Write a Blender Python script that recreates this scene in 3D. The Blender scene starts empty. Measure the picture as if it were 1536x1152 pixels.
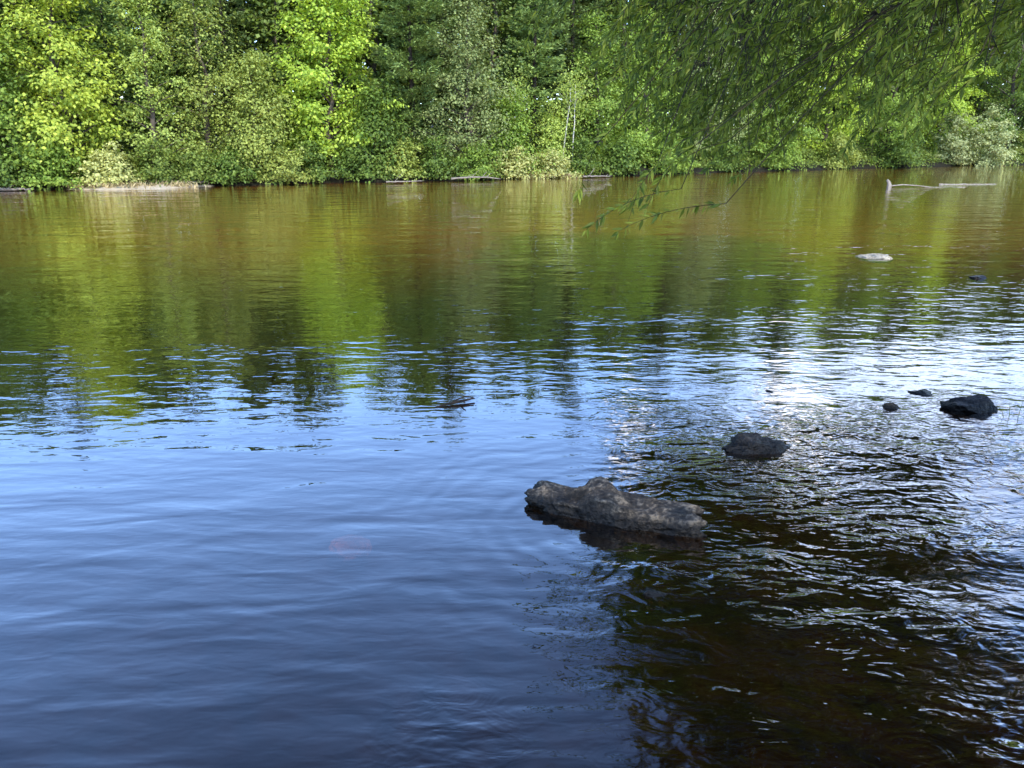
import bpy, bmesh, math
import numpy as np
from mathutils import Vector, noise as mnoise
R_=math.radians
scene=bpy.context.scene
col=scene.collection
scene.view_settings.view_transform='Standard'
try: scene.view_settings.look='None'
except Exception: pass
scene.view_settings.exposure=0

# ------------------------------------------------------------ camera
CAM_H=1.8; FPX=1183.0; HZ=215.0
pitch=math.atan((576-HZ)/FPX)
cd=bpy.data.cameras.new('camera'); cam=bpy.data.objects.new('camera',cd); col.objects.link(cam)
cam.location=(0,0,CAM_H); cam.rotation_euler=(math.pi/2-pitch,0,0)
cd.sensor_width=36; cd.lens=36*FPX/1536; cd.clip_start=.05; cd.clip_end=4000
scene.camera=cam
def ray(px,py):
    cx=(px-768)/FPX; cy=(576-py)/FPX
    return np.array([cx, math.cos(pitch)+cy*math.sin(pitch), -math.sin(pitch)+cy*math.cos(pitch)])
def P(px,py,Y):
    d=ray(px,py); return np.array([0,0,CAM_H])+d*(Y/d[1])
def G(px,py,z=0.0):
    d=ray(px,py); return np.array([0,0,CAM_H])+d*((z-CAM_H)/d[2])

# ------------------------------------------------------------ materials
def newmat(name):
    m=bpy.data.materials.new(name); m.use_nodes=True
    nt=m.node_tree; nt.nodes.clear(); return m,nt
def nd(nt,t,**kw):
    n=nt.nodes.new(t)
    for k,v in kw.items(): setattr(n,k,v)
    return n
def lk(nt,a,b): nt.links.new(a,b)
def math_(nt,op,a,b=None,c=None,clamp=False):
    n=nt.nodes.new('ShaderNodeMath'); n.operation=op; n.use_clamp=clamp
    for i,v in enumerate((a,b,c)):
        if v is None: continue
        if isinstance(v,(int,float)): n.inputs[i].default_value=v
        else: nt.links.new(v,n.inputs[i])
    return n.outputs[0]
def ramp(nt,fac,stops):
    r=nt.nodes.new('ShaderNodeValToRGB')
    while len(r.color_ramp.elements)<len(stops): r.color_ramp.elements.new(.5)
    for e,(p,c) in zip(r.color_ramp.elements,stops):
        e.position=p; e.color=(*c,1)
    nt.links.new(fac,r.inputs[0]); return r.outputs[0]
def mapr(nt,v,a,b,c=0.,d=1.,smooth=True):
    n=nt.nodes.new('ShaderNodeMapRange')
    if smooth: n.interpolation_type='SMOOTHSTEP'
    nt.links.new(v,n.inputs[0])
    for i,x in zip((1,2,3,4),(a,b,c,d)): n.inputs[i].default_value=x
    return n.outputs[0]

def leafmat(name,c1,c2,tr=.4,tcol=None,spec=.25,objvar=.2,gain=1.0):
    m,nt=newmat(name)
    c1=tuple(x*gain for x in c1); c2=tuple(x*gain for x in c2)
    g=nd(nt,'ShaderNodeNewGeometry'); oi=nd(nt,'ShaderNodeObjectInfo')
    cr=ramp(nt,g.outputs['Random Per Island'],[(0,c1),(.75,c2),(1,tuple(min(1,x*1.2) for x in c2))])
    v=math_(nt,'MULTIPLY_ADD',oi.outputs['Random'],objvar,1-objvar/2)
    hs=nd(nt,'ShaderNodeHueSaturation'); lk(nt,cr,hs.inputs['Color']); lk(nt,v,hs.inputs['Value'])
    p=nd(nt,'ShaderNodeBsdfPrincipled'); lk(nt,hs.outputs[0],p.inputs['Base Color'])
    p.inputs['Roughness'].default_value=.5; p.inputs['Specular IOR Level'].default_value=spec
    t=nd(nt,'ShaderNodeBsdfTranslucent')
    mx=nd(nt,'ShaderNodeMix',data_type='RGBA',blend_type='MULTIPLY'); mx.inputs[0].default_value=1
    lk(nt,hs.outputs[0],mx.inputs[6]); mx.inputs[7].default_value=(*(tcol or (1.4,1.25,.6)),1)
    lk(nt,mx.outputs[2],t.inputs[0])
    ms=nd(nt,'ShaderNodeMixShader'); ms.inputs[0].default_value=tr
    lk(nt,p.outputs[0],ms.inputs[1]); lk(nt,t.outputs[0],ms.inputs[2])
    o=nd(nt,'ShaderNodeOutputMaterial'); lk(nt,ms.outputs[0],o.inputs[0])
    return m
def barkmat(name,c1,c2,scale=6,stretch=.25):
    m,nt=newmat(name)
    tc=nd(nt,'ShaderNodeTexCoord'); mp=nd(nt,'ShaderNodeMapping'); mp.inputs['Scale'].default_value=(1,1,stretch)
    lk(nt,tc.outputs['Object'],mp.inputs[0])
    n=nd(nt,'ShaderNodeTexNoise'); n.inputs['Scale'].default_value=scale; n.inputs['Detail'].default_value=6; n.inputs['Roughness'].default_value=.65
    lk(nt,mp.outputs[0],n.inputs['Vector'])
    c=ramp(nt,n.outputs['Fac'],[(.3,c1),(.7,c2)])
    p=nd(nt,'ShaderNodeBsdfPrincipled'); p.inputs['Roughness'].default_value=.85; p.inputs['Specular IOR Level'].default_value=.2
    lk(nt,c,p.inputs['Base Color'])
    b=nd(nt,'ShaderNodeBump'); b.inputs['Strength'].default_value=.6; b.inputs['Distance'].default_value=.03
    lk(nt,n.outputs['Fac'],b.inputs['Height']); lk(nt,b.outputs[0],p.inputs['Normal'])
    o=nd(nt,'ShaderNodeOutputMaterial'); lk(nt,p.outputs[0],o.inputs[0]); return m
def rockmat(name,c1,c2,c3,wet=.05):
    m,nt=newmat(name)
    g=nd(nt,'ShaderNodeNewGeometry')
    n=nd(nt,'ShaderNodeTexNoise'); n.inputs['Scale'].default_value=7; n.inputs['Detail'].default_value=9; n.inputs['Roughness'].default_value=.68
    lk(nt,g.outputs['Position'],n.inputs['Vector'])
    v=nd(nt,'ShaderNodeTexVoronoi'); v.inputs['Scale'].default_value=26
    lk(nt,g.outputs['Position'],v.inputs['Vector'])
    n2=nd(nt,'ShaderNodeTexNoise'); n2.inputs['Scale'].default_value=45; n2.inputs['Detail'].default_value=6
    lk(nt,g.outputs['Position'],n2.inputs['Vector'])
    s=math_(nt,'MULTIPLY_ADD',n2.outputs['Fac'],.45,math_(nt,'MULTIPLY',n.outputs['Fac'],.8))
    c=ramp(nt,s,[(.48,c1),(.63,c2),(.80,c3)])
    sp=nd(nt,'ShaderNodeSeparateXYZ'); lk(nt,g.outputs['Position'],sp.inputs[0])
    zz=math_(nt,'MULTIPLY_ADD',n.outputs['Fac'],-.06,sp.outputs[2])
    w=mapr(nt,zz,wet-.05,wet-.005,.1,1.)  # wet band; on the largest rock it also stands for overhang shade
    mx=nd(nt,'ShaderNodeMix',data_type='RGBA',blend_type='MULTIPLY'); mx.inputs[0].default_value=1
    lk(nt,c,mx.inputs[6]); lk(nt,w,mx.inputs[7])
    p=nd(nt,'ShaderNodeBsdfPrincipled'); lk(nt,mx.outputs[2],p.inputs['Base Color'])
    p.inputs['Specular IOR Level'].default_value=.25
    lk(nt,mapr(nt,w,.15,1,.4,.85),p.inputs['Roughness'])
    h=math_(nt,'MULTIPLY_ADD',v.outputs['Distance'],.25,s)
    b=nd(nt,'ShaderNodeBump'); b.inputs['Strength'].default_value=1; b.inputs['Distance'].default_value=.05
    lk(nt,h,b.inputs['Height']); lk(nt,b.outputs[0],p.inputs['Normal'])
    o=nd(nt,'ShaderNodeOutputMaterial'); lk(nt,p.outputs[0],o.inputs[0]); return m

M={}
LG=2.2
M['maple']=leafmat('bright maple leaves',(.08,.13,.018),(.18,.23,.03),.4,gain=LG*1.15)
M['maple2']=leafmat('yellow maple leaves',(.10,.142,.02),(.21,.245,.036),.4,gain=LG*1.05)
M['birch']=leafmat('pale birch leaves',(.09,.13,.03),(.20,.24,.055),.4,gain=LG)
M['olive']=leafmat('olive leaves',(.075,.10,.022),(.16,.185,.04),.35,gain=LG)
M['oak']=leafmat('grey green leaves',(.06,.085,.027),(.14,.165,.055),.3,gain=LG)
M['dark']=leafmat('dark green leaves',(.03,.055,.011),(.08,.12,.02),.35,gain=LG*.85)
M['mid']=leafmat('mid green leaves',(.05,.085,.014),(.12,.17,.028),.4,gain=LG)
M['pine']=leafmat('pine needles',(.032,.056,.017),(.095,.13,.034),.2,gain=LG*1.25)
M['backleaf']=leafmat('shaded back row leaves',(.035,.058,.013),(.095,.13,.024),.3,gain=1.9)  # darker leaf copy, putting the back row's weak light into the colour
M['backpine']=leafmat('shaded back row needles',(.026,.046,.015),(.075,.10,.028),.2,gain=1.9)  # needle colour darkened the same way for the little-lit back row
M['pale']=leafmat('pale shrub leaves',(.16,.18,.06),(.30,.31,.11),.35,gain=1.7)
M['straw']=leafmat('dry straw grass',(.25,.2,.1),(.48,.4,.22),.25,gain=1.2)
M['grey']=leafmat('grey willow shrub leaves',(.07,.09,.035),(.17,.19,.08),.3,gain=LG)
M['forest']=leafmat('forest leaves',(.025,.04,.010),(.07,.095,.018),.25,gain=1.4)  # darkened to paint the deep shade in gaps between trees
M['under']=leafmat('undergrowth leaves',(.045,.075,.014),(.12,.155,.028),.35,gain=1.6)  # colour lowered for the shadow line under the bank foliage
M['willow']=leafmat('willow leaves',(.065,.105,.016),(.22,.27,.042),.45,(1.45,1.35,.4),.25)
M['shade']=leafmat('shaded willow crown leaves',(.022,.038,.010),(.06,.085,.018),.3,gain=1.2)  # willow leaf copy with the crown's shade put into its colour
M['bark']=barkmat('grey brown bark',(.04,.03,.022),(.13,.105,.08))
M['twig']=barkmat('willow twig bark',(.03,.024,.014),(.07,.055,.03))
M['pinebark']=barkmat('pine bark',(.02,.015,.012),(.05,.038,.03))
M['birchbark']=barkmat('white birch bark',(.35,.33,.29),(.72,.69,.62),4,2.5)
M['drift']=barkmat('bleached driftwood',(.13,.11,.085),(.33,.29,.235),9,.5)
M['wetwood']=barkmat('wet dark wood',(.01,.008,.006),(.05,.038,.026),14,1)
M['rock']=rockmat('dark weathered rock',(.010,.009,.008),(.056,.046,.036),(.32,.255,.18),.06)
M['rock2']=rockmat('black wet rock',(.005,.0047,.005),(.016,.0145,.0145),(.075,.066,.06),.06)
M['rockb']=rockmat('brown rock',(.04,.024,.012),(.11,.07,.03),(.2,.13,.07),.02)
M['rockp']=rockmat('pale rock',(.2,.175,.13),(.42,.38,.3),(.58,.53,.44),-.035)
M['rockr']=rockmat('reddish submerged stone',(.10,.05,.04),(.16,.08,.06),(.2,.1,.08),-9)

# ------------------------------------------------------------ object helpers
def tag(o,label=None,cat=None,group=None,kind=None):
    if label: o['label']=label
    if cat: o['category']=cat
    if group: o['group']=group
    if kind: o['kind']=kind
    return o
def link_mesh(name,V,F,mat,parent=None,smooth=False):
    me=bpy.data.meshes.new(name)
    V=np.asarray(V,dtype=np.float32); F=np.asarray(F,dtype=np.int32)
    nf,k=F.shape
    me.vertices.add(len(V)); me.vertices.foreach_set('co',V.ravel())
    me.loops.add(nf*k); me.loops.foreach_set('vertex_index',F.ravel())
    me.polygons.add(nf); me.polygons.foreach_set('loop_start',np.arange(0,nf*k,k,dtype=np.int32))
    me.polygons.foreach_set('use_smooth',np.full(nf,smooth,dtype=bool))
    me.update(calc_edges=True)
    me.materials.append(mat)
    o=bpy.data.objects.new(name,me); col.objects.link(o)
    if parent is not None: o.parent=parent
    return o
def empty(name,loc,rz=0):
    e=bpy.data.objects.new(name,None); col.objects.link(e); e.location=loc; e.rotation_euler=(0,0,rz); e.empty_display_size=.2
    return e
def unit(a): return a/np.maximum(np.linalg.norm(a,axis=-1,keepdims=True),1e-9)
class Tubes:
    def __init__(s): s.V=[]; s.F=[]; s.n=0
    def add(s,pts,rad,sides=6):
        pts=np.asarray(pts,float); n=len(pts)
        rad=np.broadcast_to(np.asarray(rad,float),(n,))
        t=unit(np.gradient(pts,axis=0))
        ref=np.array([.31,.17,.94]) if abs(t[0]@np.array([.31,.17,.94]))<.9 else np.array([1.,0,0])
        a=unit(np.cross(t,ref)); b=np.cross(t,a)
        th=np.arange(sides)*2*math.pi/sides
        ring=pts[:,None]+rad[:,None,None]*(np.cos(th)[None,:,None]*a[:,None]+np.sin(th)[None,:,None]*b[:,None])
        s.V.append(ring.reshape(-1,3))
        i=np.arange(n-1)[:,None]*sides; j=np.arange(sides)[None]; j2=(j+1)%sides
        f=np.stack([i+j,i+j2,i+sides+j2,i+sides+j],-1).reshape(-1,4)+s.n
        s.F.append(f); s.n+=n*sides
    def build(s,name,mat,parent=None):
        return link_mesh(name,np.concatenate(s.V),np.concatenate(s.F),mat,parent,True)
def leaves(name,C,A,N,L,W,mat,parent=None):
    C=np.asarray(C); A=unit(A); B=unit(np.cross(N,A)); Nn=np.cross(A,B)
    L=np.asarray(L)[:,None]; W=np.asarray(W)[:,None]
    v0=C-A*L*.5; v1=C+B*W*.5-A*L*.08; v2=C+A*L*.5-Nn*L*.12; v3=C-B*W*.5-A*L*.08
    V=np.stack([v0,v1,v2,v3],1).reshape(-1,3)
    F=np.arange(len(C)*4).reshape(-1,4)
    return link_mesh(name,V,F,mat,parent,False)
def bez(p0,p1,p2,n):
    t=np.linspace(0,1,n)[:,None]
    return (1-t)**2*p0+2*t*(1-t)*p1+t*t*p2

# ------------------------------------------------------------ shoreline & ground
sx=[0,150,300,500,700,860,1000,1200,1400,1536]; sy=[287,283,279,274,270,266,261,255,250,247]
sp=np.array([G(a,b) for a,b in zip(sx,sy)])
BX=np.concatenate([[-900,-120,-45],sp[:,0],[70,160,900]])
BY=np.concatenate([[14,20,26.5],sp[:,1],[84,110,200]])
def bank(x): return np.interp(x,BX,BY)+.45*np.sin(x*.55)+.3*np.sin(x*1.37+1)+.2*np.sin(x*3.1)
def gz(x,y):
    yb=bank(x)
    near=.75+.25*np.sin(x*.7)
    s=np.clip((y-near)/1.2,0,1); s=s*s*(3-2*s)
    zn=.28*(1-s)-.32*s
    w=np.clip((y-2)/9,0,1); zn=zn-.55*w
    e=np.clip((yb-y)/7,0,1); e=e*e*(3-2*e)
    z=np.where(y<yb, -.03+(zn+.03)*e, .02+np.minimum((y-yb)*.10,3.2)+.2*np.clip((y-yb)*1.5,0,1))
    return z
def cuts(a,b,st,out):
    mid=np.arange(a,b,st); return np.unique(np.concatenate([[-out,-out*.5],mid,[b,out*.5,out]]))
xs=cuts(-60,90,.7,1200); ys=np.unique(np.concatenate([[-1200,-300,-60,-20,-8],np.arange(-4,12,.25),np.arange(12,110,.6),[120,150,200,400,1600]]))
X,Y=np.meshgrid(xs,ys)
Z=gz(X,Y)+np.where(Y>bank(X),.08*np.sin(X*1.9)*np.sin(Y*1.3),0)
idx=np.arange(X.size).reshape(X.shape)
F=np.stack([idx[:-1,:-1],idx[:-1,1:],idx[1:,1:],idx[1:,:-1]],-1).reshape(-1,4)
m,nt=newmat('river bed and bank soil')
g=nd(nt,'ShaderNodeNewGeometry'); spz=nd(nt,'ShaderNodeSeparateXYZ'); lk(nt,g.outputs['Position'],spz.inputs[0])
n1=nd(nt,'ShaderNodeTexNoise'); n1.inputs['Scale'].default_value=.35; n1.inputs['Detail'].default_value=5; lk(nt,g.outputs['Position'],n1.inputs['Vector'])
n2=nd(nt,'ShaderNodeTexNoise'); n2.inputs['Scale'].default_value=6; n2.inputs['Detail'].default_value=6; lk(nt,g.outputs['Position'],n2.inputs['Vector'])
f_=math_(nt,'ADD',math_(nt,'MULTIPLY',n1.outputs['Fac'],.6),math_(nt,'MULTIPLY',n2.outputs['Fac'],.4))
bedfar=ramp(nt,f_,[(.35,(.40,.21,.065)),(.65,(.68,.40,.14))])  # far bed brightened to give the sunlit amber of the water
bednear=ramp(nt,f_,[(.35,(.005,.0035,.0025)),(.65,(.018,.012,.008))])  # dark peat, darkened to stand in for tree shade over near water
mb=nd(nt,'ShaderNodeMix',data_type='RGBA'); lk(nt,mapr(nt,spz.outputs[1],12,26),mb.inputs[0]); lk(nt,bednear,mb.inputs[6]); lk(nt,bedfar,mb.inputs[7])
soil=ramp(nt,n2.outputs['Fac'],[(.3,(.010,.010,.007)),(.7,(.03,.027,.017))])  # dark soil also paints the shadow line along the bank lip
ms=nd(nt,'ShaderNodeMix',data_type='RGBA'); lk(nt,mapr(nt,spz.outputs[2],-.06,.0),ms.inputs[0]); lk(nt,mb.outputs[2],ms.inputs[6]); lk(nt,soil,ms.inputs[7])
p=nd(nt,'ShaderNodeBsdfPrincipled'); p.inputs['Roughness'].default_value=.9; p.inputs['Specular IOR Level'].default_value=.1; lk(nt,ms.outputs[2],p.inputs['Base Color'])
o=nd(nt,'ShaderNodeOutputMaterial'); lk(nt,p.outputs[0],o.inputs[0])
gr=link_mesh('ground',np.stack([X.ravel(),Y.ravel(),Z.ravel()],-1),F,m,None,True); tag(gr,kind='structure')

# ------------------------------------------------------------ water
m,nt=newmat('river water')
g=nd(nt,'ShaderNodeTexCoord'); pos=g.outputs['Object']
spz=nd(nt,'ShaderNodeSeparateXYZ'); lk(nt,pos,spz.inputs[0]); wx,wy=spz.outputs[0],spz.outputs[1]
def wnoise(scale,sc3,rot=0,detail=2,dist=0,rough=.5):
    mp=nd(nt,'ShaderNodeMapping'); mp.inputs['Scale'].default_value=sc3; mp.inputs['Rotation'].default_value=(0,0,rot); lk(nt,pos,mp.inputs[0])
    n=nd(nt,'ShaderNodeTexNoise'); n.inputs['Scale'].default_value=scale; n.inputs['Detail'].default_value=detail; n.inputs['Distortion'].default_value=dist; n.inputs['Roughness'].default_value=rough
    lk(nt,mp.outputs[0],n.inputs['Vector']); return n.outputs['Fac']
def mul(a,b): return math_(nt,'MULTIPLY',a,b)
def add(a,b): return math_(nt,'ADD',a,b)
def near_spot(px,py,r0,r1,amp):
    q=G(px,py); v=nd(nt,'ShaderNodeVectorMath',operation='DISTANCE'); lk(nt,pos,v.inputs[0]); v.inputs[1].default_value=(q[0],q[1],0)
    return v.outputs['Value'],mapr(nt,v.outputs['Value'],r0,r1,amp,0)
patch=mapr(nt,wnoise(.35,(.6,1.6,1),.1,2),.35,.65,.5,1.2)
midm=mapr(nt,wy,3.2,7.5,.18,1.)
rip1=mul(wnoise(4.2,(.5,1,1),.15,2,.5),.0078)
rip2=mul(wnoise(10,(.5,1,1),-.1,2,.3),.0038)
h=mul(add(rip1,rip2),mul(patch,midm))
h=add(h,mul(mul(wnoise(1.5,(.42,1,1),.05,2.5,.4),.028),mapr(nt,wy,6,14,0,1)))
nearm=mapr(nt,wy,2.,6.5,1.,.1)
sw=add(add(mul(wnoise(2.6,(.28,1,1),R_(-24),1.5,.5),.015),mul(wnoise(6,(.32,1,1),R_(-16),1.5,.5),.0068)),mul(wnoise(15,(.4,1,1),R_(10),2,.3),.0016))
h=add(h,mul(sw,nearm))
rm=mul(mapr(nt,math_(nt,'SUBTRACT',wx,mul(wy,.06)),-.1,.7),mapr(nt,wy,4.2,6.5,1,.04))
_,s1=near_spot(680,1120,.05,.45,.35)
rm=math_(nt,'MAXIMUM',rm,s1)
rr=add(add(mul(wnoise(3.6,(.6,1,1),-.75,2,1.8),.016),mul(wnoise(8,(.6,1,1),.35,2,1.8),.0095)),mul(wnoise(20,(.6,1,1),-.5,2,.8),.0034))
rr=mul(rr,mapr(nt,wnoise(1.3,(.7,1,1),.4,1.5),.35,.65,.45,1.3))
h=add(h,mul(rr,rm))
for (rx,ry,r0,r1,amp,fq) in ((925,785,.4,1.6,.0006,44),(1140,672,.2,1.2,.0006,50),(1460,612,.2,1.3,.0006,46)):
    dv,damp=near_spot(rx,ry,r0,r1,amp)
    h=add(h,mul(math_(nt,'SINE',mul(add(dv,mul(wnoise(2,(1,1,1)),.35)),fq)),damp))
bp=nd(nt,'ShaderNodeBump'); bp.inputs['Strength'].default_value=1; bp.inputs['Distance'].default_value=1; lk(nt,h,bp.inputs['Height'])
lw=nd(nt,'ShaderNodeLayerWeight'); lw.inputs['Blend'].default_value=.5; lk(nt,bp.outputs[0],lw.inputs['Normal'])
fac=math_(nt,'MULTIPLY_ADD',math_(nt,'POWER',lw.outputs['Facing'],2.5),.985,.016,clamp=True)
gl=nd(nt,'ShaderNodeBsdfGlossy'); gl.inputs['Roughness'].default_value=.006; gl.inputs['Color'].default_value=(1,1,1,1); lk(nt,bp.outputs[0],gl.inputs['Normal'])
tr=nd(nt,'ShaderNodeBsdfTransparent'); tr.inputs['Color'].default_value=(.64,.44,.22,1)
mx=nd(nt,'ShaderNodeMixShader'); lk(nt,fac,mx.inputs[0]); lk(nt,tr.outputs[0],mx.inputs[1]); lk(nt,gl.outputs[0],mx.inputs[2])
o=nd(nt,'ShaderNodeOutputMaterial'); lk(nt,mx.outputs[0],o.inputs[0])
w=link_mesh('water',[(-1150,-3,0),(1150,-3,0),(1150,260,0),(-1150,260,0)],[(0,1,2,3)],m); tag(w,kind='structure')

# ------------------------------------------------------------ trees
GT='trees along the far bank'
LS=.78
def decid(name,label,cat,loc,H,R,mat,seed,base=.08,nl=55,npc=64,L=.19,flat=.5,bark='bark',group=GT,csig=.4,tr=None):
    rng=np.random.default_rng(seed); root=empty(name,loc,rng.uniform(0,6.28)); tag(root,label,cat,group)
    L=L*LS; npc=npc*1.4
    T=Tubes(); r0=tr or .012*H+.03
    lean=rng.normal(0,.035*H,2)
    zs=np.linspace(-.3,H*.97,9); wob=rng.normal(0,.012*H,(9,2)); wob[0]=0
    tp=np.stack([lean[0]*(zs/H)**2+wob[:,0],lean[1]*(zs/H)**2+wob[:,1],zs],-1)
    T.add(tp,r0*np.linspace(1.15,.12,9),7)
    CL=[]
    for i in range(nl):
        u=(i+rng.uniform())/nl; t=base+(1-base)*u
        prof=(1-u)**.42*min(1,.6+2.6*u)
        ang=i*2.39996+rng.normal(0,.35)
        r=R*prof*rng.uniform(.5,1.2)+.12
        ax=np.array([np.interp(t*H,zs,tp[:,0]),np.interp(t*H,zs,tp[:,1]),t*H])
        end=ax+np.array([math.cos(ang)*r,math.sin(ang)*r,rng.normal(0,.15)-.06*r])
        sz=max(.15*H*.5,t*H-.55*r); st=np.array([np.interp(sz,zs,tp[:,0]),np.interp(sz,zs,tp[:,1]),sz])
        pts=bez(st,(st+end)/2+np.array([0,0,.2*r]),end,6)
        T.add(pts,max(.008,r0*.35*(1-.7*u))*np.linspace(1,.2,6),4)
        k=max(2,int(r/.5))
        for s in np.linspace(.45,1,k):
            q=bez(st,(st+end)/2+np.array([0,0,.2*r]),end,11)[int(s*10)]
            CL.append(q+rng.normal(0,.16*csig/.36,3))
    CL=np.array(CL); CL[:,2]=np.maximum(CL[:,2],.25)
    nc=len(CL)
    per=np.maximum(8,(npc*rng.uniform(.45,1.4,nc))).astype(int)
    ci=np.repeat(np.arange(nc),per); n=len(ci)
    sc=rng.uniform(.65,1.2,nc)*csig
    off=rng.normal(0,1,(n,3))*np.stack([sc[ci],sc[ci],sc[ci]*flat],-1)
    C=CL[ci]+off
    C[:,2]-=.12*np.hypot(off[:,0],off[:,1])**2/csig
    out=unit(off*np.array([1,1,.4])+rng.normal(0,.35*csig,(n,3)))
    A=out+np.array([0,0,-.45])+rng.normal(0,.35,(n,3))
    N=np.array([0,0,1.])+.8*unit(C-np.array([0,0,H*.45]))+rng.normal(0,.36,(n,3))
    l=L*rng.uniform(.65,1.3,n)
    T.build('trunk',M[bark],root)
    leaves('crown',C,A,N,l,l*rng.uniform(.6,.95,n),M[mat],root)
    return root
def pine(name,label,cat,loc,H,R,mat,seed,base=.1,group=GT,dens=1.):
    rng=np.random.default_rng(seed); root=empty(name,loc,rng.uniform(0,6.28)); tag(root,label,cat,group)
    T=Tubes(); r0=.011*H+.03
    zs=np.linspace(-.3,H,8); T.add(np.stack([rng.normal(0,.02,8),rng.normal(0,.02,8),zs],-1),r0*np.linspace(1.1,.06,8),7)
    Cs=[];As=[]
    z=base*H
    while z<H*.985:
        u=(z/H-base)/(1-base); rr=R*((1-u)**.6)*min(1,.55+2*u)+.1
        nb=rng.integers(5,8); a0=rng.uniform(0,6.28)
        for b in range(nb):
            an=a0+b*6.28/nb+rng.normal(0,.3); r=rr*rng.uniform(.45,1.25)
            d=np.array([math.cos(an),math.sin(an),0]); sd=np.array([-d[1],d[0],0])
            zz=z+rng.normal(0,.14)
            p0=np.array([0,0,zz]); p2=d*r+np.array([0,0,zz+.14*r+rng.normal(0,.12)]); p1=d*r*.55+np.array([0,0,zz-.06*r])
            pts=bez(p0,p1,p2,7); T.add(pts,.02*np.linspace(1,.25,7)*(1-.5*u),3)
            n=int(80*r*dens)
            s=rng.uniform(.08,1,n)**.85
            q=(1-s)[:,None]**2*p0+2*(s*(1-s))[:,None]*p1+(s**2)[:,None]*p2
            wdt=.45*r**.6*np.sin(np.clip(s*1.05,0,1)*math.pi*.86+.25)
            side=rng.normal(0,.55,n)*wdt
            q=q+sd*side[:,None]+np.stack([rng.normal(0,.05,n),rng.normal(0,.05,n),rng.normal(0,.085,n)+.03],-1)
            Cs.append(q); As.append(d[None]*.9+sd*np.sign(side)[:,None]*.7+rng.normal(0,.4,(n,3))+np.array([0,0,.25]))
        z+=rng.uniform(.40,.68)*(H/10)**.5
    C=np.concatenate(Cs);A=np.concatenate(As); n=len(C)
    N=np.array([0,-.2,1.])+rng.normal(0,.5,(n,3))
    l=rng.uniform(.18,.32,n)
    T.build('trunk',M['pinebark'],root)
    leaves('crown',C,A,N,l,l*rng.uniform(.22,.4,n),M[mat],root)
    return root
def base_at(px,off):
    # point on the far bank, off metres behind the waterline, in the direction of photo column px
    d=ray(px,260); k=d[0]/d[1]
    y=30.
    for _ in range(40): y=.5*y+.5*(float(bank(k*y))+off)
    x=k*y
    return (x,y,float(gz(np.array(x),np.array(y)))-.05)
BT='tree'
front=[
 ('d',-70,2.0,10.0,3.0,'dark','dark leafy tree cut by the left picture edge, only its right side showing',{}),
 ('d',25,1.6,6.2,1.7,'mid','mid green tree at the far left beside the big yellow-green maple',{}),
 ('d',105,2.4,10.2,2.8,'maple2','large yellow-green maple at far left, above the pale bush and bleached shore',dict(L=.2,npc=70)),
 ('p',185,4.5,10.5,2.4,'pine','dark pine rising between the left maple and the slim pale birch',{}),
 ('d',238,2.2,8.2,1.4,'birch','slim pale green birch standing right of the left maple',dict(L=.15,npc=66,csig=.29)),
 ('d',318,3.4,8.8,1.9,'olive','olive green tree behind the low rounded bushy tree on the left bank',dict(L=.16)),
 ('d',388,1.2,5.4,1.9,'olive','low rounded bushy tree leaning over the water left of the brightest maple',dict(L=.16,npc=70)),
 ('d',500,2.2,10.6,3.0,'maple','tallest bright green maple, its sunlit crown left of centre on the bank',dict(L=.21,npc=76)),
 ('d',562,1.2,4.2,1.4,'dark','small dark tree at the foot of the bright maple',{}),
 ('p',622,3.0,12.8,2.8,'pine','broad dark pine with layered boughs between bright maple and grey-green oak',dict(dens=1.3)),
 ('d',702,2.4,9.2,2.5,'oak','rounded grey-green oak left of the white birch trunks',dict(L=.16,npc=76)),
 ('p',800,3.6,13.4,2.4,'pine','slender tall pine directly behind the pale waterside shrub',dict(dens=1.25)),
 ('d',760,1.4,3.9,1.4,'mid','short mid green tree between the oak and the pale waterside shrub',{}),
 ('d',826,1.6,3.3,.8,'birch','pale yellow-green sapling beside the white birch trunks',dict(L=.15,nl=30)),
 ('d',895,2.6,8.6,2.0,'mid','green tree just right of the white birch trunks',{}),
 ('d',968,2.4,8.8,2.3,'mid','mid green tree seen behind the left edge of the hanging willow',{}),
 ('d',1055,2.4,10.4,2.7,'oak','dull grey-green tree behind the lowest hanging willow tips',{}),
 ('d',1145,2.2,10.6,2.8,'mid','green tree behind the middle of the willow curtain',{}),
 ('d',1232,2.4,12,3.0,'maple','bright green maple glimpsed through the gap in the willow',dict(L=.2,npc=76)),
 ('d',1325,2.4,12.4,3.1,'mid','green tree behind the sunlit willow tip on the right',{}),
 ('d',1408,3.4,13.4,3.1,'maple','bright green tree behind the grey willow shrub at right',dict(L=.2,npc=76)),
 ('d',1500,4.,15,3.6,'dark','dark green tree at the far right above the grey shrubs',{}),
 ('d',1610,4.,15,3.8,'mid','green tree cut by the right picture edge',{}),
]
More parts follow.
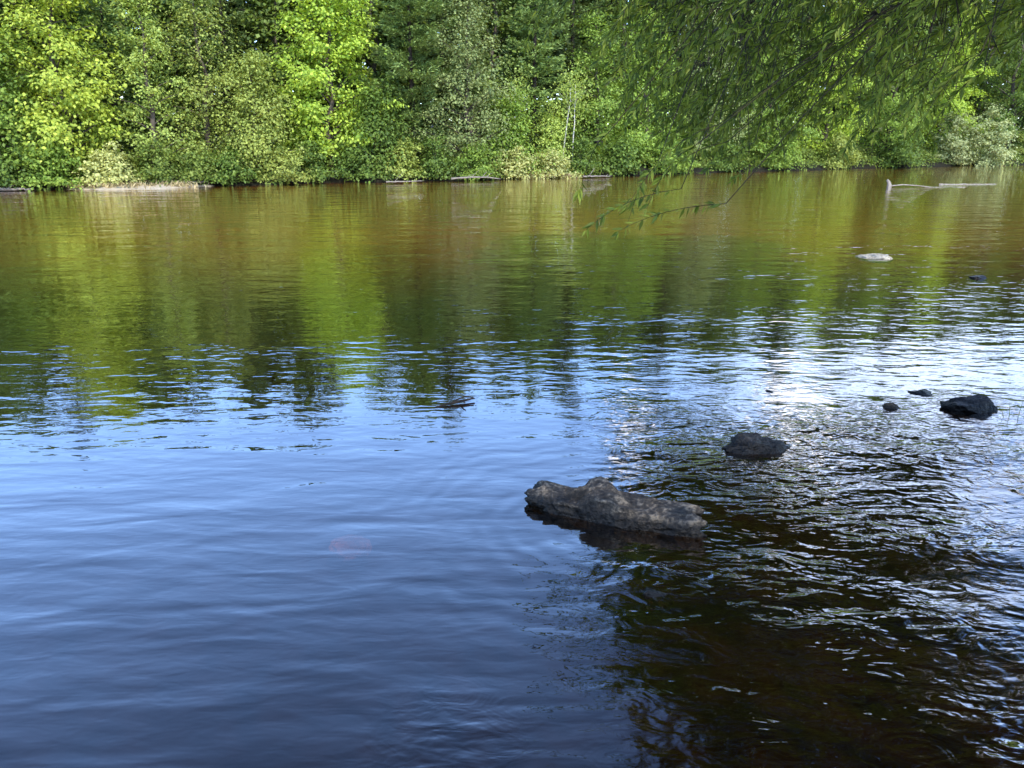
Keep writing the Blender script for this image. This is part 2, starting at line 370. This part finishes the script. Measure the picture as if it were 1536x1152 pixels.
back=[
 ('d',-20,8,11.5,2.8,'dark tree behind the mid green tree at far left'),
 ('p',60,9,12.4,2.5,'pine in the back row directly behind the left maple'),
 ('d',145,8,10.4,2.5,'leafy back-row tree between the left maple and dark pine'),
 ('d',275,7,9.6,2.3,'shaded back-row tree just right of the slim birch'),
 ('p',355,8,11.6,2.7,'back-row pine above the low rounded bushy tree'),
 ('d',425,7,9.8,2.4,'leafy back-row tree filling the gap left of the brightest maple'),
 ('p',480,11,13,2.4,'back-row pine hidden mostly behind the brightest maple'),
 ('d',570,8,12.6,2.8,'back-row leafy tree right of the brightest maple'),
 ('p',668,8,15.4,2.9,'back-row pine left behind the grey-green oak'),
 ('d',735,7,13.,2.8,'shaded back-row tree right behind the oak'),
 ('p',855,7,16,2.8,'back-row pine above the white birch trunks'),
 ('d',925,8,14,3.0,'leafy back-row tree above the left edge of the willow'),
 ('p',1005,9,17.2,2.7,'back-row pine behind the left part of the willow'),
 ('d',1100,8,16.5,3.2,'dark back-row tree behind the centre of the willow'),
 ('p',1190,9,19,2.8,'back-row pine left of the bright maple glimpsed through the willow'),
 ('d',1280,8,17.6,3.3,'dark back-row tree right of the maple glimpsed through the willow'),
 ('p',1365,9,20,3.0,'back-row pine at right above the driftwood stump'),
 ('d',1455,9,18.5,3.6,'leafy back-row tree above the grey willow shrub at right'),
 ('p',1560,10,20.5,3.2,'back-row pine at the right picture edge'),
]
NM={'maple':'maple_tree','maple2':'maple_tree','birch':'birch_tree','oak':'oak_tree'}
for i,(k,px,off,H,R,mat,lab,ex) in enumerate(front):
    loc=base_at(px,off)
    if k=='d': decid(NM.get(mat,'broadleaf_tree'),lab,BT,loc,H,R,mat,100+i,nl=int(ex.get('nl',26+11*R)),**{q:v for q,v in ex.items() if q!='nl'})
    else: pine('pine_tree',lab,BT,loc,H,R,mat,100+i,**ex)
for i,(k,px,off,H,R,lab) in enumerate(back):
    loc=base_at(px,off)
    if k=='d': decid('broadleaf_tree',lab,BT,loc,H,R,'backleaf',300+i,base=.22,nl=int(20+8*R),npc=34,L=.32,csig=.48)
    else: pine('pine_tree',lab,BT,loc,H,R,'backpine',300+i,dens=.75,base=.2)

GS='shrubs along the far waterline'
shr=[
 (160,.3,1.4,1.2,'pale','pale yellow-green bush above the bleached strip of shore at left'),
 (232,.7,1.6,.9,'under','yellow-green bush just right of the palest left-bank bush'),
 (75,.3,1.5,1.2,'mid','green bush at the water edge under the left maple'),
 (290,.6,1.2,1.0,'under','low bush at the right end of the bleached shore'),
 (345,.3,1.3,1.0,'dark','dark low bush under the left side of the rounded bushy tree'),
 (425,.2,1.4,1.1,'olive','low olive bush overhanging the water just left of the brightest maple'),
 (470,.2,1.7,1.2,'dark','dark bush at the water edge under the brightest maple'),
 (530,.3,1.6,1.1,'dark','dark bush right of the one under the brightest maple'),
 (605,.3,1.8,1.0,'olive','olive waterside bush below the broad dark pine'),
 (655,.2,1.9,1.2,'dark','dark waterside bush below the left side of the oak'),
 (715,.2,1.7,1.1,'mid','green waterside bush below the right side of the oak'),
 (772,-.3,1.5,1.2,'pale','pale yellowish shrub at the waterline beneath the slender pine'),
 (828,-.5,1.45,1.2,'pale','pale yellowish shrub at the waterline right beneath the white birch trunks'),
 (870,.3,1.9,1.1,'dark','dark waterside bush right of the white birch trunks'),
 (930,.2,1.9,1.3,'dark','dark waterside bush left of the isolated willow tips'),
 (1000,.3,2.2,1.5,'mid','green waterside bush behind the lowest willow tips'),
 (1085,.2,2.0,1.5,'dark','dark waterside bush below the willow curtain'),
 (1165,.3,2.3,1.6,'mid','green waterside bush right of the dark one below the willow'),
 (1255,.2,2.4,1.7,'olive','olive waterside bush behind the gap in the willow'),
 (1345,.2,2.4,1.7,'dark','dark waterside bush behind the driftwood stump'),
 (1425,.1,4.2,2.1,'grey','pale grey-green willow shrub overhanging the water, the left of two at right'),
 (1478,-.3,4.6,2.3,'grey','pale grey-green willow shrub overhanging the water, the right of two at right'),
 (1550,.3,3.4,2.2,'olive','olive bush cut by the right picture edge'),
 (10,.3,1.5,1.1,'dark','dark low bush at the left picture edge'),
]
for i,(px,off,H,R,mat,lab) in enumerate(shr):
    far=1 if px<900 else 1.3
    decid('shrub',lab,'shrub',base_at(px,off),H,R,mat,500+i,base=.05,nl=int(18+10*R),npc=40,L=.16*far,csig=.21*far,group=GS,tr=.03)
Cs=[];As=[]; rng=np.random.default_rng(900)
for px,off,n in [(128,-.25,260),(165,-.2,260),(196,-.1,200),(235,.1,200),(262,-.0,260),(775,-.3,200),(805,-.25,350),(838,-.25,300)]:
    b=base_at(px,off)
    Cs.append(np.stack([rng.normal(b[0],.4,n),rng.normal(b[1],.2,n),max(0,b[2])+rng.uniform(.03,.22,n)],-1)); As.append(np.stack([rng.normal(0,.8,n),rng.normal(0,.8,n),np.ones(n)],-1))
C=np.concatenate(Cs); n=len(C); l=rng.uniform(.15,.32,n)
tag(leaves('dry_grass',C,np.concatenate(As),rng.normal(0,1,(n,3)),l,l*.2,M['straw']),'dry straw-coloured grass on the pale far shore','grass',None,'stuff')
for (px,lean,h_,r_,lab) in [(842,.10,4.4,.05,'white birch trunk leaning right, above the pale waterside shrub'),(858,.02,4.6,.042,'upright white birch trunk right of the leaning one'),(776,-.03,4.4,.03,'thin grey-white birch trunk in front of the slender pine')]:
    rng=np.random.default_rng(px); b=base_at(px,1.3); root=empty('birch_tree',b); tag(root,lab,'tree','white birch trunks')
    zs=np.linspace(-.2,h_,8); pts=np.stack([lean*zs+rng.normal(0,.02,8),rng.normal(0,.03,8),zs],-1)
    T=Tubes(); T.add(pts,r_*np.linspace(1.1,.35,8),7)
    for q in range(4):
        z=h_*rng.uniform(.5,.95); a=rng.uniform(0,6.28); p0=np.array([lean*z,0,z]); T.add(bez(p0,p0+np.array([.3*math.cos(a),.3*math.sin(a),.2]),p0+np.array([.7*math.cos(a),.7*math.sin(a),.7]),5),.012*np.linspace(1,.3,5),4)
    T.build('trunk',M['birchbark'],root)
    n=700; C=np.array([lean*h_,0,h_-.3])+rng.normal(0,1,(n,3))*np.array([.5,.5,.7]); l=rng.uniform(.08,.16,n)
    leaves('crown',C,rng.normal(0,1,(n,3))+[0,0,-.4],rng.normal(0,.5,(n,3))+[0,0,1],l,l*.7,M['birch'],root)

def massleaves(name,n_clump,per,xr,yoff,zfun,csig,L,mat,label,cat,seed):
    rng=np.random.default_rng(seed)
    x=rng.uniform(*xr,n_clump); off=rng.uniform(*yoff,n_clump); y=bank(x)+off
    z0=gz(x,y); top=zfun(x,off,rng); z=np.maximum(z0,0)+top*rng.uniform(0,1,n_clump)**.85
    ci=np.repeat(np.arange(n_clump),per); n=len(ci)
    o_=rng.normal(0,1,(n,3))*csig*np.array([1,1,.6])
    C=np.stack([x,y,z],-1)[ci]+o_; C[:,2]=np.maximum(C[:,2],np.maximum(z0[ci],0)+.03)
    A=o_+rng.normal(0,.5*csig,(n,3))+[0,0,-.2*csig]; N=np.array([0,-.5,1])+rng.normal(0,.5,(n,3))
    l=L*rng.uniform(.6,1.3,n)
    ob=leaves(name,C,A,N,l,l*rng.uniform(.5,.85,n),M[mat]); tag(ob,label,cat,None,'stuff'); return ob
massleaves('undergrowth',3200,22,(-34,62),(-.1,7),lambda x,o,r:.25+.18*np.maximum(o,0)+.35*np.sin(x*1.7)**2,.24,.15,'under','tangled green undergrowth covering the far bank below the trees','undergrowth',11)
massleaves('distant_forest',4600,24,(-36,68),(11,15),lambda x,o,r:np.clip(10.6+(x+20)*.11+1.3*np.sin(x*.8)+1.1*np.sin(x*1.9+1),5,20),.75,.72,'forest','dense dark forest massed behind the far bank trees','forest',12)

# ------------------------------------------------------------ sand strip
x0=G(104,283)[0]; x1=G(326,279)[0]
xa=np.linspace(x0,x1,60); rows=[]
for v in np.linspace(0,1,9):
    yy=bank(xa)-1.3+2.1*v+.12*np.sin(xa*4); env=np.sin(np.linspace(0,1,60)*math.pi)**.5
    rows.append(np.stack([xa,yy,-.06+(.22*math.sin(v*math.pi*.62)+.03*np.sin(xa*9+v*5))*env],-1))
V=np.concatenate(rows); idx=np.arange(540).reshape(9,60)
F=np.stack([idx[:-1,:-1],idx[:-1,1:],idx[1:,1:],idx[1:,:-1]],-1).reshape(-1,4)
sb=link_mesh('gravel_bar',V,F,barkmat('pale gravel',(.3,.24,.16),(.52,.44,.32),11,1),None,True); tag(sb,kind='structure')

# ------------------------------------------------------------ logs
def log(name,label,p0,p1,r,seed,mat='drift',branches=3,lift=.0,group=None):
    rng=np.random.default_rng(seed); p0=np.array(p0);p1=np.array(p1); c=(p0+p1)/2
    root=empty(name,tuple(c)); tag(root,label,'driftwood',group)
    d=p1-p0; n=12; t=np.linspace(0,1,n)[:,None]
    pts=p0+d*t-c+rng.normal(0,r*.35,(n,3))*np.array([1,1,.6]); pts[:,2]+=lift*np.sin(t[:,0]*3.1)
    T=Tubes(); rad=r*np.linspace(1,.45,n)*rng.uniform(.85,1.12,n); rad[0]*=.05; rad[1]*=1.1; rad[-1]*=.1; pts[0]=pts[1]-(pts[2]-pts[1])*.05
    T.add(pts,rad,9); T.build('stem',M[mat],root)
    for b in range(branches):
        B=Tubes(); k=rng.integers(3,n-2); q=pts[k]; a=rng.uniform(-1.2,1.2)
        dd=unit(unit(d)*.6+np.array([0,math.sin(a)*.5,abs(math.cos(a))*.5]))
        l=np.linalg.norm(d)*rng.uniform(.12,.24)
        B.add(bez(q,q+dd*l*.5+np.array([0,0,.05]),q+dd*l+rng.normal(0,.05,3),6),r*.35*np.linspace(1,.2,6),5); B.build('branch',M[mat],root)
    return root
DG='driftwood logs'
log('driftwood_log','long bleached driftwood log lying on the pale shore strip at left',G(178,279)+[0,-.5,.2],G(318,278)+[0,-.5,.18],.09,1,branches=3,group=DG)
log('driftwood_log','short grey driftwood log at the left end of the shore, under the left maple',G(8,286)+[0,-.5,.08],G(62,285)+[0,-.5,.06],.07,2,branches=2,group=DG)
log('driftwood_log','bleached fallen branch at the waterline below the oak',G(672,272)+[0,-.9,.14],G(752,270)+[0,-.9,.08],.05,3,branches=4,lift=.1,group=DG)
log('driftwood_log','grey fallen branch at the waterline below the tree right of the birch trunks',G(868,267)+[0,-.9,.12],G(915,265)+[0,-.9,.08],.045,4,branches=3,group=DG)
log('driftwood_log','thin pale fallen branch at the waterline below the broad dark pine',G(578,275)+[0,-.9,.1],G(640,273)+[0,-.9,.1],.035,5,branches=2,group=DG)
lg=log('driftwood_log','half-sunk thin pale log with a short stump end, out in the water at far right',G(1400,277)+[0,0,.0],G(1500,276)+[0,0,-.01],.04,6,branches=0,group=DG)
st=Tubes(); c=np.array(lg.location); a=G(1333,281)
st.add(np.array([a+[0,0,-.2],a+[.02,0,.1],a+[-.03,0,.22],a+[-.1,.02,.31],a+[-.11,.02,.32]])-c,[.12,.10,.075,.05,.005],8); st.build('stump',M['drift'],lg)
st=Tubes(); st.add(np.array([a+[.1,0,.06],a+[.6,0,.11],a+[1.2,.1,.07],a+[1.9,.1,.0],a+[2.6,.1,-.02],a+[3.3,.1,.0]])-c,[.03,.026,.023,.02,.018,.018],7); st.build('branch',M['drift'],lg)

# stick in mid water
c=G(686,606); root=empty('floating_stick',tuple(c)); tag(root,'thin dark forked stick floating on the calm water left of the big rock','stick')
T=Tubes(); a=G(652,611)-c; b=G(712,601)-c
T.add(np.array([a+[0,0,0],a*.5+[0,0,.01],[0,0,.016],b*.6+[0,0,.018],b+[0,0,.02]]),[.004,.008,.011,.008,.004],6); T.build('stem',M['wetwood'],root)
T=Tubes(); T.add(np.array([[-.03,0,.016],[.01,.04,.028],[.05,.06,.036],[b[0]*.95,.06,.03]]),[.006,.006,.005,.004],5); T.build('twig',M['wetwood'],root)
T=Tubes(); T.add(np.array([[.03,0,.018],[.045,-.03,.028],[.06,-.05,.028]]),[.006,.005,.004],5); T.build('twig',M['wetwood'],root)

# ------------------------------------------------------------ rocks
GR='rocks in the river'
def rock(label,loc,dims,seed,mat,rz=0,ncut=16,planes=(),nz=.10,name='rock',group=GR,warp=None,cut=(.5,.92)):
    rng=np.random.default_rng(seed)
    bm=bmesh.new(); bmesh.ops.create_icosphere(bm,subdivisions=6,radius=1)
    V=np.array([v.co[:] for v in bm.verts])
    pl=[(unit(rng.normal(0,1,3)*[1,1,.8]),rng.uniform(*cut)) for _ in range(ncut)]
    pl+= [(unit(np.array(n,float)),d) for n,d in planes]
    for n,d in pl:
        e=np.maximum(0,V@n-d); V=V-e[:,None]*n
    if warp: V=warp(V)
    D=np.array(dims); off=Vector(rng.uniform(-50,50,3))
    disp=np.array([mnoise.fractal(Vector(v)*2.3+off,1.0,2.1,6) for v in V])
    disp2=np.array([mnoise.ridged_multi_fractal(Vector(v)*1.6+off,1.0,2.2,5,1.0,2.0) for v in V])
    V=V*(1+nz*disp+nz*.35*(disp2-1))[:,None]
    V=V*D
    for v,cx in zip(bm.verts,V): v.co=cx
    me=bpy.data.meshes.new(name); bm.to_mesh(me); bm.free()
    me.polygons.foreach_set('use_smooth',np.ones(len(me.polygons),bool)); me.materials.append(M[mat])
    o=bpy.data.objects.new(name,me); col.objects.link(o); o.location=loc; o.rotation_euler=(0,0,rz)
    tag(o,label,'rock',group); return o
def bigwarp(V):
    V=V.copy(); x=V[:,0]/max(1e-6,np.abs(V[:,0]).max()); V[:,0]=x
    prof=np.interp(x,[-1,-.8,-.55,-.38,-.22,-.08,.08,.22,.55,.85,1],[.72,.8,.68,.74,1.18,1.25,1.0,.8,.8,.74,.62])
    V[:,2]*=np.where(V[:,2]>0,prof*1.2,1)
    V[:,2]+=np.where(V[:,2]>0,.06*(np.abs(((x*2.6+V[:,1]*.8)%1)-.5)-.25)*2,0)
    V[:,1]*=np.interp(x,[-1,-.6,0,.6,1],[.95,1.05,1.2,1.2,1.05])
    V[:,1]+=-1.05*x
    return V
g0=G(921,780)
rock('largest rock, long and jagged with a brown knobbly top, in the near water',(g0[0],g0[1]+.08,.0),(.445,.165,.155),23,'rock',0,8,[((0,-.2,1),.64),((0,.5,.9),.68),((0,-1,.1),.75),((-1,.1,.1),.78),((1,-.1,.15),.8)],.17,warp=bigwarp,cut=(.75,.96))
g0=G(1140,676); rock('black wet rock behind and right of the largest jagged rock',(g0[0],g0[1]+.03,.0),(.20,.15,.09),22,'rock2',.3,9,[((.1,-.2,1),.6),((-.6,-.5,.6),.6)],.2,cut=(.5,.8))
g0=G(1460,616); rock('dark angular rock near the right edge, largest of the right-hand cluster',(g0[0],g0[1]+.05,.015),(.19,.16,.095),23,'rock2',.1,9,[((-.2,-.3,1),.6)],.14,cut=(.5,.8))
g0=G(1384,590); rock('small flat black rock left of the angular rock near the right edge',(g0[0],g0[1],-.01),(.105,.09,.05),24,'rock2',.5)
g0=G(1336,610); rock('small brown stone leftmost of the right-hand cluster',(g0[0],g0[1],-.01),(.065,.06,.04),25,'rockb',.5)
g0=G(1155,587); rock('tiny dark stone tip breaking the water behind the black wet rock',(g0[0],g0[1],-.02),(.05,.05,.03),26,'rock2')
g0=G(1315,386); rock('pale flat sunlit rock far out in the water on the right',(g0[0],g0[1],-.015),(.34,.3,.07),27,'rockp',.2)
g0=G(1466,417); rock('dark low rock far out near the right edge, beyond the pale flat rock',(g0[0],g0[1],-.01),(.14,.12,.07),28,'rock2')
g0=G(985,890); rock('barely emerging dark stone in front of the largest rock',(g0[0],g0[1],-.03),(.08,.07,.055),29,'rock2')
g0=G(1197,251); rock('small dark rock at the far waterline below the willow',(g0[0],g0[1]-.5,.0),(.35,.3,.3),30,'rock2')
q=G(525,812,-.2); rock('faint reddish stone under the smooth blue water left of the largest rock',(q[0],q[1],-.24),(.11,.09,.06),40,'rockr',0,4,name='submerged_stone',group=None,cut=(.8,.95))
g0=G(1518,626); root=empty('water_plant',tuple(g0)); tag(root,'thin green stems standing in the water at the right edge','plant')
for i in range(4):
    T=Tubes(); a=np.array([-.05+.045*i,.02*(i%2),-.1]); T.add(bez(a,a+[0,0,.14],a+[.03*(i-1.5),0,.16+.03*(i%3)],6),.003*np.linspace(1,.4,6),4); T.build('stem',M['under'],root)

# ------------------------------------------------------------ overhanging willow
rng=np.random.default_rng(77)
W0=np.array([5.4,-1.0,.25])
wroot=empty('willow_tree',tuple(W0)); tag(wroot,'large willow overhanging from the right with narrow drooping leaves above the water','tree')
T=Tubes(); fork=np.array([5.2,-.8,2.9])
T.add(np.array([W0+[0,0,-.3],W0+[-.02,.02,.5],W0+[-.1,.08,1.6],fork])-W0,[.5,.36,.3,.28],12)
T.build('trunk',M['bark'],wroot)
ends=[(1.1,6.2,4.1),(2.1,8.3,3.9),(3.5,7.0,3.5),(4.9,8.6,4.3),(5.6,6.2,3.2),(1.9,4.6,5.3),(6.9,9,4.6),(3.9,5.0,6.2),(1.5,7.4,3.0),(3.0,6.0,2.9),(5.5,7.6,2.9),(.8,5.2,5.6),(2.8,10.6,3.6),(4.6,11.2,3.8),(6.4,11.2,4.2),(2.2,9.8,3.0),(3.9,10.2,2.9),(4.0,14.5,6.2),(6.6,14.5,6.6),(3.2,13,7.0),(5.,-5,8),(1,-5,8.2),(8,-2.5,7.5),(-2,-3,8),(7.5,2.5,7)]  # limbs far over the river are added to carry the reflected boughs
LP=[]
for i,e in enumerate(ends):
    e=np.array(e,float); mid=(fork+e)/2+np.array([rng.normal(0,.4),rng.normal(0,.4),1.5+rng.uniform(0,.8)+(1.5 if e[1]>12 else 0)])
    pts=bez(fork,mid,e,16)+rng.normal(0,.04,(16,3)); pts[0]=fork
    B=Tubes(); B.add(pts-W0,.13*np.linspace(1,.07,16)**1.2+.006,7); B.build('limb',M['bark'],wroot)
    LP.append(pts[4:])
LP=np.concatenate(LP)
tips=[]
blobs=[(1400,15,110,40,95,4.6,7.8),(1190,20,110,46,64,5.0,8.2),(1010,45,75,50,46,5.6,8.4),(940,125,50,50,26,6,8.4),(1495,60,40,28,18,5.0,7.4),(870,45,30,42,18,5.8,7.8),(1325,190,28,26,12,5.2,7),
 (1110,120,70,48,50,8.5,11),(1075,195,34,32,36,8.5,10.5),(1005,185,36,30,20,8.0,10),(1160,185,36,28,18,9.5,11),(1265,110,60,38,26,8.5,11),(1340,145,36,28,14,8.5,10.5),(1410,90,50,28,16,8.5,10.5),(1080,262,8,12,7,8.0,9.0),
 (945,283,8,6,4,5.6,6.0),(880,305,8,6,3,5.6,6.0)]
for (a,b,sa,sb_,n,y0,y1) in blobs:
    # strands hang in sprays of two to five from one shoot
    k=0
    while k<n:
        g_=min(n-k,rng.integers(2,6)); cpt=P(a+rng.normal(0,sa),min(300,b+rng.normal(0,sb_)),rng.uniform(y0,y1))
        for _ in range(g_): tips.append((cpt+rng.normal(0,.15,3),0)); k+=1
for _ in range(520):
    y=rng.uniform(3.6,11.5); x=rng.uniform(.13*y+.2,.72*y+1.0); z=rng.uniform(CAM_H+.18*y+.2,7.0)
    tips.append((np.array([x,y,z]),1))
TW=Tubes(); Cs=[];As=[];Ls=[]
for tip,k in tips:
    st=tip+np.array([rng.uniform(.05,.7),rng.uniform(-.35,.35),rng.uniform(.2,.62)])
    d=np.linalg.norm(LP-st-np.array([.3,0,.2]),axis=1)+rng.uniform(0,.5,len(LP)); lp=LP[d.argmin()]
    c1=st+(tip-st)*[.6,.6,.15]
    pth=np.concatenate([bez(lp,(lp+st)/2+np.array([0,0,.15]),st,4)[:-1],bez(st,c1,tip,7)])
    TW.add(pth-W0,np.linspace(.005,.0013,len(pth)),3)
    n=int(np.linalg.norm(tip-st)/(.02 if k==0 else .034))
    s=np.sort(rng.uniform(0,1,n))
    q=(1-s)[:,None]**2*st+2*(s*(1-s))[:,None]*c1+(s**2)[:,None]*tip
    dr=unit(2*(1-s)[:,None]*(c1-st)+2*s[:,None]*(tip-c1))
    sd=unit(np.cross(dr,rng.normal(0,1,(n,3))))
    a=unit(dr*.7+sd*.85+np.array([0,0,-.35]))
    Cs.append(q+a*.04); As.append(a); Ls.append(rng.uniform(.065,.11,n)*(1.0 if k==0 and tip[1]<8.3 else (1.2 if k==0 else 1.7)))
C=np.concatenate(Cs);A=np.concatenate(As); l=np.concatenate(Ls); n=len(C); N=rng.normal(0,.6,(n,3))+[.05,-.5,.8]
TW.build('twig',M['twig'],wroot)
leaves('crown',C-W0,A,N,l,l*rng.uniform(.18,.3,n),M['willow'],wroot)
# thick inner foliage of the crown high over the water, and unseen far boughs, both added to darken the reflection
nc=250; y=rng.uniform(3.4,12,nc); x=rng.uniform(.16*y+.5,.75*y+1.2); z=CAM_H+.18*y+.95+rng.uniform(0,1,nc)**.9*(7.6-CAM_H-.18*y-.95)
cl=[np.stack([x,y,z],-1)]
for k0,k1,nn in ((.17,.37,270),(.41,.60,170)):
    y=rng.uniform(11.5,16.5,nn); x=y*rng.uniform(k0,k1,nn); z=CAM_H+.165*y+.40+rng.uniform(0,1,nn)**1.3*2.8
    cl.append(np.stack([x,y,z],-1))
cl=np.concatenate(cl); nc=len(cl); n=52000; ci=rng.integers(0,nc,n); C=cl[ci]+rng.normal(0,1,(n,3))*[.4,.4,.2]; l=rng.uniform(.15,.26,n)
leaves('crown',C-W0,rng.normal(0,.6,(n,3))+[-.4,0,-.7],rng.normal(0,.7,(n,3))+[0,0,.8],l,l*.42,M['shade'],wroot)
n=9000; cl=np.array([[rng.uniform(-4,10),rng.uniform(-8,-.3),rng.uniform(5.6,9)] for _ in range(200)])  # unseen rear crown, spread wide to shade the near water and rocks
ci=rng.integers(0,200,n); C=cl[ci]+rng.normal(0,.55,(n,3)); l=rng.uniform(.16,.28,n)
leaves('crown',C-W0,rng.normal(0,.5,(n,3))+[0,0,-1],rng.normal(0,1,(n,3)),l,l*.35,M['willow'],wroot)

# ------------------------------------------------------------ light
EL=R_(44); AZ=R_(160)
S=Vector((math.cos(EL)*math.sin(AZ),math.cos(EL)*math.cos(AZ),math.sin(EL)))
ld=bpy.data.lights.new('sun','SUN'); ld.energy=5.0; ld.angle=R_(.5); ld.color=(1,.93,.78)
lo=bpy.data.objects.new('sun',ld); col.objects.link(lo); lo.rotation_euler=S.to_track_quat('Z','Y').to_euler(); lo.location=(0,0,30)
wd=bpy.data.worlds.new('World'); scene.world=wd; wd.use_nodes=True; nt=wd.node_tree; nt.nodes.clear()
sk=nd(nt,'ShaderNodeTexSky'); sk.sky_type='NISHITA'; sk.sun_disc=False; sk.sun_elevation=EL; sk.sun_rotation=AZ; sk.air_density=1.0; sk.dust_density=.5; sk.ozone_density=1.6
tc=nd(nt,'ShaderNodeTexCoord')
def blob(px,py,rad):
    d=ray(px,py); d=unit(np.array([d[0],d[1],-d[2]]))
    v=nd(nt,'ShaderNodeVectorMath',operation='DISTANCE'); lk(nt,tc.outputs['Generated'],v.inputs[0]); v.inputs[1].default_value=tuple(d)
    return mapr(nt,v.outputs['Value'],0,rad,1,0,False)
nz=nd(nt,'ShaderNodeTexNoise'); nz.inputs['Scale'].default_value=8; nz.inputs['Detail'].default_value=6; lk(nt,tc.outputs['Generated'],nz.inputs['Vector'])
b=math_(nt,'MAXIMUM',math_(nt,'MAXIMUM',blob(1190,650,.11),blob(942,675,.055)),math_(nt,'MAXIMUM',blob(1050,930,.18),blob(1330,900,.22)))  # bright sky patches; the wider pair is added for glints on ripples
cm=mapr(nt,math_(nt,'ADD',b,math_(nt,'MULTIPLY',math_(nt,'SUBTRACT',nz.outputs['Fac'],.5),1.2)),.35,.85)
haze=math_(nt,'MULTIPLY',mapr(nt,blob(1350,540,.34),0,1),.30)  # pale haze added low on the right to whiten the reflected sky
cm=math_(nt,'MAXIMUM',math_(nt,'MULTIPLY',cm,.9),haze)
gn=nd(nt,'ShaderNodeVectorMath',operation='MULTIPLY'); gn.inputs[1].default_value=(3.0,3.35,4.05); lk(nt,sk.outputs[0],gn.inputs[0])
mx=nd(nt,'ShaderNodeMix',data_type='RGBA'); lk(nt,cm,mx.inputs[0]); lk(nt,gn.outputs[0],mx.inputs[6]); mx.inputs[7].default_value=(29,27.4,26,1)
bg=nd(nt,'ShaderNodeBackground'); bg.inputs[1].default_value=.15; lk(nt,mx.outputs[2],bg.inputs[0])
o=nd(nt,'ShaderNodeOutputWorld'); lk(nt,bg.outputs[0],o.inputs[0])
print('done')
